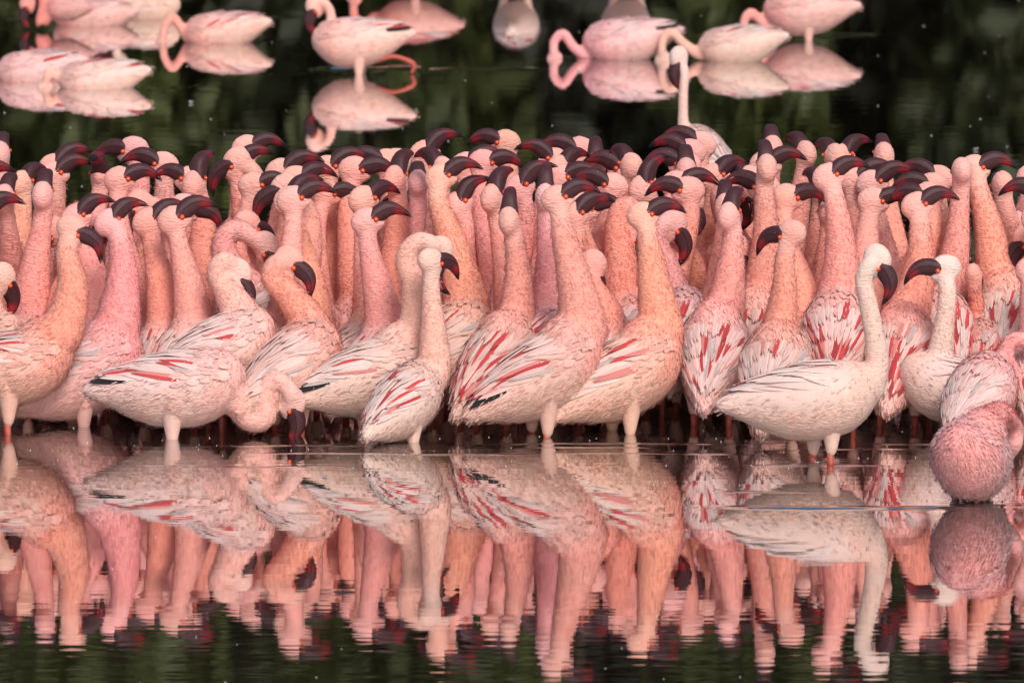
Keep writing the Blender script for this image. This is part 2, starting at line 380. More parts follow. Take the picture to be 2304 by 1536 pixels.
# --- leg: bare shin under water, feathered thigh above
def leg_meshes():
    P = np.array([(0, 0, .00), (.002, 0, -.06), (.0, 0, -.12), (-.01, 0, -.20), (-.012, 0, -.30)], float); P = cat_rom(P, 12)
    T, A, B = frames_of(P); r = np.interp(np.linspace(0, 1, 12), [0, .35, .42, .5, 1], [.0085, .0075, .0105, .0075, .006])
    v, f = loft(P, (A, B), r, r, 10); sh = mesh('leg', v, f); sh.materials.append(M_LEG)
    P = cat_rom([(.0, 0, .075), (.004, 0, .045), (.004, 0, .015), (.002, 0, -.012)], 10); T, A, B = frames_of(P)
    r = np.interp(np.linspace(0, 1, 10), [0, .35, .7, .93, 1], [.050, .036, .024, .017, .010])
    v, f = loft(P, (A, B), r, r, 12); tg = mesh('thigh', v, f); setcol(tg, np.ones((len(tg.vertices), 3))); tg.materials.append(M_FEATH)
    return sh, tg
ME_LEG, ME_THIGH = leg_meshes()

# --- folded wing, tail and feathers
def feather_mesh(name, x0, phi0, L, wid, conv, lift, streak=0.25, side=1, tipdark=0.0):
    ns, nw = 8, 3; V, C, F = [], [], []
    for i in range(ns + 1):
        s = i / ns; x = x0 - L * s; ph = phi0 * (1 - conv * s)
        wv = wid * (math.sin(math.pi * min(1, .18 + .82 * s) ** .9) ** .75 if s < 1 else 0.04)
        for j in range(nw):
            k = j / (nw - 1) * 2 - 1
            rad = max(.02, float(np.interp(x, TX, TW)))
            p = tsurf(max(x, -.203), ph + k * wv / rad, lift * (.35 + s) + (.0016 * (1 - k * k)))
            p = np.array(p); p[0] = x; p[1] *= side; V.append(p)
            c = 1.0 - streak * (1 - abs(k)) * (.4 + .6 * s) - tipdark * s; C.append((c, c * (1 - .06 * (1 - abs(k))), c * (1 - .05 * (1 - abs(k)))))
    for i in range(ns):
        for j in range(nw - 1): F.append((i * nw + j, i * nw + j + 1, (i + 1) * nw + j + 1, (i + 1) * nw + j))
    m_ = mesh(name, V, F, C); m_.materials.append(M_FEATH); return m_
def wing_mesh(side):
    V, C, F = [], [], []; nx, nphi = 22, 11
    for lay in (0, 1):
        for i in range(nx + 1):
            s = i / nx; x = .105 - s * .305
            half = .98 * math.sin(math.pi * min(.999, (.04 + .93 * s)) ** .80) ** .55; mid = R(66) - R(16) * s
            for j in range(nphi + 1):
                k = j / nphi * 2 - 1; ph = mid + k * half * R(52)
                edge = max(0, 1 - abs(k) ** 6) * min(1, 5 * (1 - s) + .15) * min(1, 6 * s + .1)
                p = np.array(tsurf(max(x, -.203), ph, (.0070 * edge * (1 if k < 0 else 1 - .6 * k) - .0035 if lay == 0 else -.010))); p[0] = x; p[1] *= side; V.append(p)
                g = .5 + .5 * math.sin(i * 1.9 + j * .6); c = .96 + .04 * g; C.append((c, c, c))
    o = (nx + 1) * (nphi + 1)
    for lay in (0, 1):
        for i in range(nx):
            for j in range(nphi):
                a = lay * o + i * (nphi + 1) + j; F.append((a, a + 1, a + nphi + 2, a + nphi + 1))
    bl = [i * (nphi + 1) for i in range(nx + 1)] + [nx * (nphi + 1) + j for j in range(1, nphi + 1)] + [i * (nphi + 1) + nphi for i in range(nx - 1, -1, -1)] + [j for j in range(nphi - 1, 0, -1)]
    for a, b in zip(bl, bl[1:] + bl[:1]): F.append((a, b, b + o, a + o))
    m_ = mesh('wing', V, F, C); m_.materials.append(M_FEATH); return m_
ME_WING = {1: wing_mesh(1), -1: wing_mesh(-1)}
def tail_mesh():
    V, C, F = [], [], []; g = np.random.default_rng(3)
    for f in range(-7, 8):
        a = f * .11 + g.uniform(-.06, .06); b = len(V); L = .058 * (1 - .05 * abs(f)) * g.uniform(.8, 1.15); dz = g.uniform(-.012, .010)
        for i in range(6):
            s = i / 5; w_ = .0058 * (math.sin(math.pi * (.25 + .74 * s)) ** .8)
            for k in (-1, 0, 1):
                V.append((-.155 - L * s * math.cos(a), -L * s * math.sin(a) + f * .0022 + k * w_, .012 + (-.010 + dz) * s + .0015 * (1 - abs(k)) - .0010 * abs(f))); c = (1.0 - .12 * (1 - abs(k))) * (1 if f % 3 else .82); C.append((c, c * (.96 if f % 3 else .7), c * (.96 if f % 3 else .68)))
        for i in range(5):
            for k in range(2): F.append((b + i * 3 + k, b + i * 3 + k + 1, b + (i + 1) * 3 + k + 1, b + (i + 1) * 3 + k))
    m_ = mesh('tail', V, F, C); m_.materials.append(M_FEATH); return m_
ME_TAIL = tail_mesh()
# long scapulars and tertials, one shared mesh per position on each side
SLOTS = []
g_ = np.random.default_rng(5)
for side in (1, -1):
    for (x0, lo, hi, n_, L) in [(.055, 8, 66, 9, .080), (.005, 5, 70, 11, .090), (-.045, 4, 66, 10, .088), (-.085, 4, 58, 8, .082)]:
        for i in range(n_):
            ph = R(lo + (hi - lo) * (i + g_.uniform(-.25, .25)) / (n_ - 1))
            SLOTS.append((side, x0, feather_mesh('feather', x0 + g_.uniform(-.012, .012), ph, L * g_.uniform(.8, 1.15), g_.uniform(.0046, .0074), .30,   .0068 + g_.uniform(0, .0030), .28, side)))
ME_PRIM = {(s, k): feather_mesh('primary_feather', -.095 - .012 * k, R(48 + 10 * k), .085, .0075, .25, .0062, .1, s) for s in (1, -1) for k in (0, 1)}
# short mantle feathers in front of them: one joined mesh, too small to pick apart
def mantle_mesh():
    V, C, F = [], [], []
    for x0 in np.arange(.125, .02, -.013):
        for ph in np.arange(-75, 76, 9.0):
            L = g_.uniform(.022, .036); wv = g_.uniform(.0045, .007); c0 = g_.uniform(.80, 1.05); b = len(V); p0 = R(ph + g_.uniform(-4, 4)); xx = x0 + g_.uniform(-.006, .006)
            for i in range(4):
                s = i / 3; x = xx - L * s; rad = max(.03, float(np.interp(x, TX, TW))); hw = wv * (.45, 1, .8, .05)[i]
                for k in (-1, 0, 1):
                    V.append(tsurf(x, p0 + k * hw / rad, .0025 + .0042 * s + .001 * (1 - abs(k)))); c = c0 * (1 - .22 * (1 - abs(k)) * s); C.append((c, c * .97, c * .97))
            for i in range(3):
                for k in range(2): F.append((b + i * 3 + k, b + i * 3 + k + 1, b + (i + 1) * 3 + k + 1, b + (i + 1) * 3 + k))
    m_ = mesh('mantle', V, F, C); m_.materials.append(M_FEATH); return m_
ME_MANTLE = mantle_mesh()

# ------------------------------------------------------------------ bird specifications
# tints: (head, neck, breast, belly, back)
def tint(kind, j):
    j = np.asarray(j)
    T = {'pink':   [(.88, .45, .39), (.89, .39, .33), (.85, .41, .36), (.78, .48, .40), (.80, .52, .47)],
         'orange': [(.88, .44, .36), (.90, .38, .28), (.87, .39, .31), (.79, .47, .37), (.80, .51, .44)],
         'rose':   [(.88, .45, .42), (.88, .38, .37), (.85, .41, .40), (.78, .48, .42), (.80, .53, .50)],
         'deep':   [(.87, .38, .32), (.88, .30, .24), (.82, .32, .27), (.73, .40, .33), (.76, .44, .39)],
         'cream':  [(.87, .54, .46), (.88, .49, .40), (.85, .50, .43), (.81, .54, .45), (.82, .60, .54)],
         'white':  [(.82, .62, .54), (.83, .58, .49), (.82, .55, .46), (.80, .54, .45), (.82, .63, .57)]}[kind]
    return [np.clip(np.array(c) * j * np.array([1, .94, .93]), 0, .92) for c in T]

BIRDS = []
def bird(**k): BIRDS.append(k); return k

# front row and other birds that show their bodies: body centre pixel, depth, heading, tilt, neck through pixels
def front(bc, Y, hd, tilt, neck, eye, yaw, pitch, label, t='pink', sc_=1.0, nk=1.0, red=.35, nY=None, group=None, far=False, lod=2, legs=True, prim=False, hs=1.0, legp=None):
    bird(kind='front', bc=bc, Y=Y, hd=hd, tilt=tilt, neck=neck, eye=eye, yaw=yaw, pitch=pitch, label=label, t=t, s=sc_ * (1 if far else 1.06), nk=nk, red=red, nY=nY, group=group, far=far, lod=lod, legs=legs, prim=prim, hs=hs, legp=legp)

front((25, 830), .06, 6, 12, [(138, 745), (162, 650), (150, 570)], (177, 525), 0, -32, 'pink flamingo with thick orange neck and drooping bill, red wing patch, at the flock\'s end', 'orange', 1.0, 1.12, .25, prim=True)
front((185, 850), .22, 18, 24, [(262, 740), (276, 620), (266, 530)], (262, 488), 20, 38, 'rosy pink flamingo with raised bill behind the orange-necked bird with red wing patch', 'rose', 1.05, 1.15, .08)
front((395, 875), -.14, 2, 4, [(525, 885), (562, 940), (597, 935), (596, 880), (622, 850), (655, 885)], (657, 925), -15, -84, 'cream flamingo feeding with bill dipped in the water, red streak along wing', 'cream', 1.06, .80, .30, prim=True)
front((492, 800), .12, 24, 24, [(552, 735), (515, 660), (490, 612), (508, 586)], (541, 634), -10, -72, 'pale flamingo with arched neck and bill tucked to its neck behind the feeding bird', 'cream', 1.0, .95, .05)
front((655, 835), .08, 48, 28, [(700, 745), (655, 670), (612, 625), (622, 592)], (664, 599), -5, -48, 'salmon flamingo with curved neck and large drooping bill behind the feeding bird', 'orange', 1.02, 1.0, .06)
front((590, 745), .38, 40, 28, [(592, 680), (525, 610), (502, 550), (530, 515), (568, 535)], (600, 572), -20, -70, 'pink flamingo with arched neck hanging its bill between two curved necks', 'rose', 1.0, .92, .05)
front((835, 850), .05, 14, 18, [(938, 745), (936, 650), (915, 580), (942, 543), (975, 552)], (985, 585), -5, -95, 'flamingo with arched orange neck and red wing patch behind the small striped bird', 'cream', 1.0, .95, .22, prim=True)
front((905, 912), -.22, 58, 24, [(972, 835), (975, 745), (970, 665)], (990, 588), 42, -12, 'small white-backed flamingo with crimson streaks, sitting low in the water', 'cream', .86, .85, .45, hs=.95)
front((1010, 790), .38, 55, 30, [(1050, 700), (1020, 560), (985, 450)], (1007, 390), 5, 28, 'orange-necked flamingo with raised bill behind the low white-backed bird', 'orange', 1.0, 1.1, .08)
front((1112, 830), .14, 58, 34, [(1160, 730), (1166, 620), (1155, 530)], (1147, 478), 84, 58, 'flamingo seen from behind with upright bill and deep crimson wing streaks', 'pink', 1.0, 1.0, .75)
front((1205, 800), .22, 50, 30, [(1232, 710), (1240, 600), (1232, 500)], (1228, 425), 88, 60, 'rosy-necked flamingo seen from behind with bill pointing straight up', 'rose', .95, 1.05, .5)
front((1222, 848), .0, 24, 27, [(1312, 745), (1292, 630), (1268, 530)], (1270, 438), 6, 24, 'big pale-pink flamingo with wide breast and crimson-streaked back, bill raised', 'pink', 1.08, 1.15, .5, prim=True)
front((1405, 850), .06, 28, 27, [(1486, 745), (1470, 630), (1458, 540)], (1464, 477), 8, 20, 'flamingo with orange collar and white wing, tail touching the dark water', 'orange', 1.06, 1.12, .3)
front((1400, 780), .50, 60, 30, [(1400, 690), (1398, 600), (1390, 520), (1398, 468), (1424, 470)], (1432, 540), -5, -74, 'thick-necked flamingo with head curled down and bill hanging beside its neck', 'orange', 1.0, 1.02, .35)
front((1602, 812), .20, 82, 34, [(1632, 690), (1645, 590), (1648, 520)], (1650, 470), 66, 48, 'flamingo seen from behind with long grey-white back feathers and dark red streaks', 'pink', 1.0, 1.05, .4)
front((1742, 858), -.06, 78, 34, [(1752, 765), (1764, 660), (1766, 580)], (1757, 528), 152, -14, 'flamingo seen from behind with orange collar, bill turned over its shoulder', 'orange', 1.04, .95, .35)
front((1822, 902), -.66, 3, 6, [(1945, 880), (1974, 815), (1957, 700), (1943, 630), (1958, 592)], (1981, 602), -12, -66, 'cream-white flamingo standing clear of the flock with slim neck bent down', 'white', 1.06, .70, .10, legp=((1828, 1018), (1868, 1018)))
front((1882, 775), .26, 84, 34, [(1886, 690), (1892, 570), (1880, 460)], (1880, 388), 8, 28, 'flamingo with ruffled orange collar and crimson-streaked back behind the cream-white bird', 'pink', 1.0, 1.1, .6)
front((2022, 815), .20, 78, 35, [(2040, 715), (2068, 610), (2070, 520)], (2080, 454), 6, 24, 'flamingo seen from behind with bold crimson fan of back feathers', 'orange', 1.0, 1.1, .9)
front((2150, 880), .06, 165, 14, [(2112, 835), (2122, 750), (2132, 665)], (2110, 604), 184, -4, 'white slim-necked flamingo turned to face the cream-white bird', 'white', .92, .72, .0)
front((2198, 905), -.12, 66, 26, [(2262, 905), (2284, 860), (2262, 810), (2278, 765), (2318, 770)], (2340, 815), 0, -70, 'rose-pink flamingo preening beside the white slim-necked bird', 'rose', .95, .68, .0, hs=.95)
front((2190, 1040), -1.42, 255, 14, [(2215, 965), (2250, 932), (2285, 965)], (2262, 1005), 120, -50, 'round rosy flamingo with tucked head standing in front of all the others', 'pink', 1.0, .72, .0, nY=[-1.46, -1.36, -1.24], hs=.9, legp=((2150, 1118), (2196, 1118)))
front((2210, 815), .30, 80, 34, [(2204, 755), (2198, 690)], (2199, 622), 70, -38, 'small thin-necked dark pink flamingo with crimson back between white birds', 'deep', .80, .60, .9, hs=.75)
front((2262, 740), .42, 80, 34, [(2246, 640), (2224, 510), (2202, 425)], (2210, 372), 4, 16, 'tall orange-necked flamingo with brown collar raised above its neighbours', 'orange', 1.0, 1.1, .6)
front((2128, 775), .36, 95, 34, [(2130, 690), (2150, 560), (2160, 450)], (2160, 382), 95, -6, 'flamingo seen from behind with bill hidden and straight bare-looking nape', 'pink', 1.0, .95, .3)
front((-70, 800), .34, 20, 20, [(-20, 720), (-15, 660)], (22, 640), 40, -68, 'pale-headed flamingo bending to preen beside the orange-necked bird', 'cream', .95, .8, .1)
front((1690, 780), .42, 84, 34, [(1712, 680), (1724, 540), (1720, 430)], (1722, 362), 96, 44, 'flamingo seen from behind with very tall straight neck and upright bill', 'pink', 1.0, 1.05, .4)
front((1530, 770), .42, 80, 34, [(1525, 690), (1500, 600), (1478, 540), (1492, 503)], (1528, 520), 10, -68, 'flamingo with drooping dark bill tucked behind an orange-collared neighbour', 'rose', 1.0, .9, .4)

# the far birds, wading and feeding behind the flock
def far(bc, vw, hd, tilt, neck, eye, yaw, pitch, label, t='cream', s=1.0, nk=.75, red=.1, **k):
    Y = on_water(1152, vw)[1]
    front(bc, Y, hd, tilt, neck, eye, yaw, pitch, label, t, s, nk, red, far=True, lod=1, group='flamingos wading beyond the flock', **k)
far((205, 40), 56, 178, -4, [(152, 42), (140, 5), (120, -40)], (105, -60), 180, -30, 'far flamingo with crimson back beside a pale one, wading in a row', 'pink', 1.0, .7, .6)
far((325, 18), 42, 0, -2, [(275, 20), (262, -20)], (255, -50), 180, -20, 'far whitish flamingo partly hidden behind the crimson-backed one', 'white', .95, .7, .1)
far((150, 20), 68, 180, 0, [(92, 55), (98, 5), (80, -35), (62, -15)], (60, 20), 190, -80, 'far flamingo with long neck hooked down and dark bill at the water', 'deep', .6, .75, .0, legs=False)
far((502, 74), 96, 178, -10, [(428, 90), (405, 58), (388, 38), (371, 60), (366, 88)], (366, 118), 200, -88, 'lone far flamingo with neck bent into an arch, head in the water', 'pink', 1.0, .66, .15)
far((85, 162), 180, 172, -10, [(12, 175), (-20, 150), (-45, 140)], (-60, 165), 180, -80, 'far rounded pale flamingo floating low with red tail tip', 'cream', 1.0, .7, .3)
far((225, 182), 197, 176, -9, [(150, 188), (120, 166), (110, 160), (104, 182)], (104, 214), 200, -88, 'far slender pale flamingo floating low beside the rounded one', 'cream', .98, .62, .2)
far((805, 95), 166, 174, -6, [(712, 118), (738, 72), (744, 30), (726, 4)], (706, 26), 190, -76, 'far standing flamingo preening its breast, one leg raised behind', 'cream', 1.12, .72, .25, hs=1.1, prim=True)
far((1412, 94), 133, 178, -9, [(1325, 124), (1292, 108), (1268, 76), (1248, 92), (1246, 122)], (1250, 150), 200, -88, 'far salmon flamingo whose arched neck makes a loop, head under water', 'rose', 1.10, .72, .1, prim=True)
far((1662, 106), 137, 176, -10, [(1580, 124), (1540, 100), (1510, 72), (1492, 88), (1489, 122)], (1492, 150), 190, -85, 'far flamingo stretching its neck towards the looped bird\'s tail', 'cream', 1.0, .70, .1)
far((1815, 28), 90, 176, -4, [(1735, 62), (1712, 48), (1690, 28), (1675, 46), (1675, 80)], (1680, 110), 190, -85, 'far pink flamingo standing on bare legs with neck bent to the water', 'pink', 1.10, .70, .15)
far((1590, 372), 440, 120, 30, [(1540, 300), (1537, 220), (1540, 160)], (1530, 145), 215, -82, 'white flamingo standing behind the flock, pale slim neck above all heads', 'white', 1.02, .62, .0)
far((930, -80), -16, 178, 0, [(845, -70), (820, -90), (800, -80), (795, -45)], (797, -15), 190, -85, 'far rosy flamingo wading in the outermost row, dull red reflection', 'deep', 1.1, .75, .5)
far((1160, -115), -30, 85, 4, [(1168, -100), (1172, -85)], (1176, -60), 90, -80, 'far whitish flamingo of the outermost row showing its rump', 'white', 1.2, .8, .3)
far((1410, -110), -28, 95, 4, [(1402, -100), (1398, -85)], (1394, -60), 90, -80, 'far pale flamingo of the outermost row with dark legs', 'cream', 1.3, .8, .3)

# packed flock: eye pixel, bill yaw (0 right, 90 away, 180 left, 270 to camera), bill pitch, optional depth
DEEP = [(4, 335, 85, 55), (17, 432, 75, 62), (64, 402, 48, 35), (100, 425, 88, 60), (134, 384, 6, 26), (134, 364, 14, 30), (278, 336, 172, 4), (350, 364, 174, 24), (228, 386, 265, 42),
        (286, 398, 4, 20), (410, 397, 172, 18), (449, 398, 58, 60), (518, 372, 186, -38), (184, 479, 10, 36, .42), (352, 489, 14, 34, .32), (406, 484, 4, 32, .2), (436, 470, 2, -14, .45),
        (112, 535, 196, -62, .55), (222, 492, 15, -72, .75), (303, 478, 190, -66, .75), (543, 363, 2, 32), (572, 327, 4, 22), (588, 412, 2, 6), (578, 512, 45, -35, .55),
        (647, 377, 4, 27), (684, 396, 8, 16), (752, 370, 2, 24), (853, 360, 182, 14), (873, 360, 178, 6), (665, 437, 24, 48), (676, 440, 4, 20, .22), (626, 432, 190, -28, .55),
        (815, 379, 0, 4), (838, 440, 34, 22, .45), (843, 489, 2, 20, .12), (900, 388, 66, 50), (752, 432, 0, 2, .9), (930, 466, 165, 30, 1.0), (968, 334, 12, 46), (978, 372, 132, 30, .6), (1060, 362, 2, 30),
        (1120, 316, 180, 14), (1106, 362, 0, 2), (1041, 448, 14, 48, .4), (1236, 352, 178, 34), (1288, 332, 178, 18), (1180, 411, 10, 42), (1276, 368, 35, 32), (1276, 394, 2, 14), (1340, 358, 88, 74),
        (1406, 362, 124, 50, .75), (1389, 374, 176, 24), (1362, 411, 176, 20), (1306, 474, 10, 34, .3), (1330, 462, 0, 12, .48), (1120, 429, 60, 50), (1334, 618, -10, -84, .18), (1560, 317, 176, 26),
        (1537, 334, 178, 20), (1524, 364, 176, 18), (1543, 372, 90, 62), (1458, 409, 26, 58), (1531, 424, 176, 14), (1540, 408, 5, 10), (1632, 452, 88, 62, .38), (1562, 470, 0, -80, .6), (1676, 448, 0, -78, .7),
        (1664, 580, 0, -80, .45), (1622, 388, 30, 26), (1668, 393, 150, 20), (1700, 416, 170, 20), (1736, 322, 90, 56), (1738, 362, 4, 18), (1800, 334, 112, 46), (1792, 440, 20, 8, .5), (1838, 420, 120, 56, .8), (1866, 344, 118, 40),
        (1911, 342, 42, 34), (1937, 393, 4, 28), (1978, 403, 4, 24), (1986, 338, 100, 46), (2095, 392, 178, 20), (2082, 414, 180, 8), (2070, 436, 178, 8), (1984, 448, 0, 4, .55), (2250, 412, 92, 6), (2146, 520, 0, -84, .5),
        (2300, 552, 188, -58, .4), (2290, 500, 90, 10, .7), (1860, 470, 92, 30, .6), (-25, 470, 10, 30, .4), (-50, 400, 4, 26), (-60, 540, 0, -40, .2), (2330, 430, 180, 20), (2340, 390, 10, 24), (2350, 480, 5, 26, .3), (2340, 600, 0, 20, .1), (940, 400, 88, 40)]
deep_t = ['pink', 'pink', 'orange', 'rose', 'rose', 'pink', 'deep', 'orange']
for i, q in enumerate(DEEP):
    u, v, yaw, pit = q[:4]; yaw += random.uniform(-6, 6); pit += random.uniform(-6, 6)
    if 70 < yaw < 130: pit = pit * .6
    Yd = q[4] if len(q) > 4 else max(.25, (478 - v) * .0097) + random.uniform(-.07, .07)
    if pit < -45: lab, grp = 'pink flamingo packed inside the flock, dark bill hanging down between the necks', 'packed flamingos with hanging bills'
    elif 60 < yaw % 360 < 130: lab, grp = 'pink flamingo packed inside the flock, seen from behind, nape and bill pointing away', 'packed flamingos seen from behind'
    elif 130 <= yaw % 360 < 240: lab, grp = 'pink flamingo packed inside the flock, dark bill turned back against the others', 'packed flamingos with bills turned back'
    elif 240 <= yaw % 360 < 300: lab, grp = 'pink flamingo packed inside the flock, the only one facing straight out', None
    elif pit > 40: lab, grp = 'pink flamingo packed inside the flock, dark bill lifted steeply and aimed onward', 'packed flamingos with steep bills'
    else: lab, grp = 'pink flamingo packed inside the flock, dark hooked bill held level and aimed onward', 'packed flamingos with level bills'
    bird(kind='deep', eye=(u, v), Y=Yd, yaw=yaw, pitch=pit, label=lab, group=grp, t=deep_t[(i * 5 + i // 3) % len(deep_t)], s=random.uniform(.88, .98), nk=random.uniform(.92, 1.12), red=random.uniform(.2, .6), hs=random.uniform(1.0, 1.08), far=False, prim=False, legs=True, legp=None)

# ------------------------------------------------------------------ resolve positions
def dirv(yaw, pitch):
    return np.array([math.cos(R(pitch)) * math.cos(R(yaw)), math.cos(R(pitch)) * math.sin(R(yaw)), math.sin(R(pitch))])
for b in BIRDS:
    f = dirv(b['yaw'], b['pitch'])
    E = at(b['eye'][0], b['eye'][1], b['Y'] if b['kind'] == 'deep' else b['Y'])
    if b['kind'] == 'front':
        if not (b['far'] or b['legp'] or 'small white-backed' in b['label'] or 'feeding with' in b['label']): b['Y'] -= .10
        C = at(*b['bc'], b['Y']); h = np.array([math.cos(R(b['hd'])), math.sin(R(b['hd'])), 0])
        b['pos'] = np.array([C[0], C[1], 0]); b['zc'] = C[2]
        noseY = b['Y'] + h[1] * .10 * b['s']                     # the neck rises from the breast, ahead of the trunk's centre
        b['headY'] = noseY
        n = len(b['neck']); ys = b['nY'] if b['nY'] else [noseY] * n
        b['npts'] = [at(p[0], p[1], y) for p, y in zip(b['neck'], ys)]
        E = at(b['eye'][0], b['eye'][1], ys[-1])
    else:
        b['hd'] = random.uniform(38, 84); b['tilt'] = random.uniform(28, 36); b['zc'] = random.uniform(.135, .16)
        h = np.array([math.cos(R(b['hd'])), math.sin(R(b['hd'])), 0])
        lean = random.uniform(-.02, .02)
        b['pos'] = np.array([E[0], E[1], 0]) - h * .07 + np.array([lean, 0, 0])
    side = np.array([-math.sin(R(b['yaw'])), math.cos(R(b['yaw'])), 0]); tocam = -1 if side[1] > 0 else 1
    b['bl'] = random.uniform(1.0, 1.1) if b['kind'] == 'deep' else 1.07
    b['head'] = E - f * .016 * b['hs'] - side * tocam * .018 * abs(side[1]); b['f'] = f
# spread the packed bodies so that they stand beside, not inside, each other
near = [b for b in BIRDS if not b['far']]
Pn = np.array([b['pos'][:2] for b in near]); P0 = Pn.copy()
Hn = np.array([[math.cos(R(b['hd'])), math.sin(R(b['hd']))] for b in near]); mov = np.array([b['kind'] == 'deep' for b in near])
for it in range(160):
    D = np.zeros_like(Pn)
    for a in (-.075, .02, .075):
        for c in (-.075, .02, .075):
            A_ = Pn + Hn * a; B_ = Pn + Hn * c
            d = A_[:, None] - B_[None]; l = np.linalg.norm(d, axis=2) + np.eye(len(Pn)) * 9 + 1e-6
            D += (d / l[..., None] * np.clip(.125 - l, 0, None)[..., None]).sum(1) * .10
    Pn[mov] += D[mov]; off = Pn - P0; l = np.linalg.norm(off, axis=1)[:, None]
    lim = np.array([.05, .14]); Pn[mov] = (P0 + np.clip(off * .985, -lim, lim))[mov]
for b, p in zip(near, Pn): b['pos'][:2] = p

# each packed bird is told apart by its bill and by the front-row bird it stands behind
ANCH = [(25, 'orange-necked bird with red wing patch'), (185, 'rosy bird with raised bill'), (395, 'feeding cream bird'), (655, 'salmon bird with drooping bill'), (835, 'arched-neck bird with red wing patch'),
        (905, 'low white-backed bird'), (1112, 'crimson-streaked bird'), (1222, 'big wide-breasted bird'), (1405, 'orange-collared white-winged bird'), (1602, 'grey-backed bird'), (1742, 'bird looking over its shoulder'),
        (1822, 'cream-white standing bird'), (2022, 'crimson-fanned bird'), (2150, 'white slim-necked bird'), (2262, 'tall brown-collared bird')]
ORD = ['first', 'second', 'third', 'fourth', 'fifth', 'sixth', 'seventh', 'eighth', 'ninth', 'tenth', 'eleventh', 'twelfth', 'thirteenth', 'fourteenth', 'fifteenth', 'sixteenth']
cnt = {}
for b in sorted([q for q in BIRDS if q['kind'] == 'deep'], key=lambda q: q['head'][1]):
    u = b['eye'][0]; an = min(ANCH, key=lambda q: abs(q[0] + 60 - u))[1]
    yw = b['yaw'] % 360; p = b['pitch']
    ph = 'with hanging bill' if p < -45 else 'facing away' if 60 < yw < 130 else 'with bill turned back' if 130 <= yw < 240 else 'facing straight out' if 240 <= yw < 300 else 'with steeply raised bill' if p > 40 else 'with level bill'
    cnt[(an, ph)] = cnt.get((an, ph), 0) + 1
    b['label'] = f"{ORD[cnt[(an, ph)] - 1]} pink flamingo {ph} behind the {an}"
    b['group'] = 'flamingos packed inside the flock'

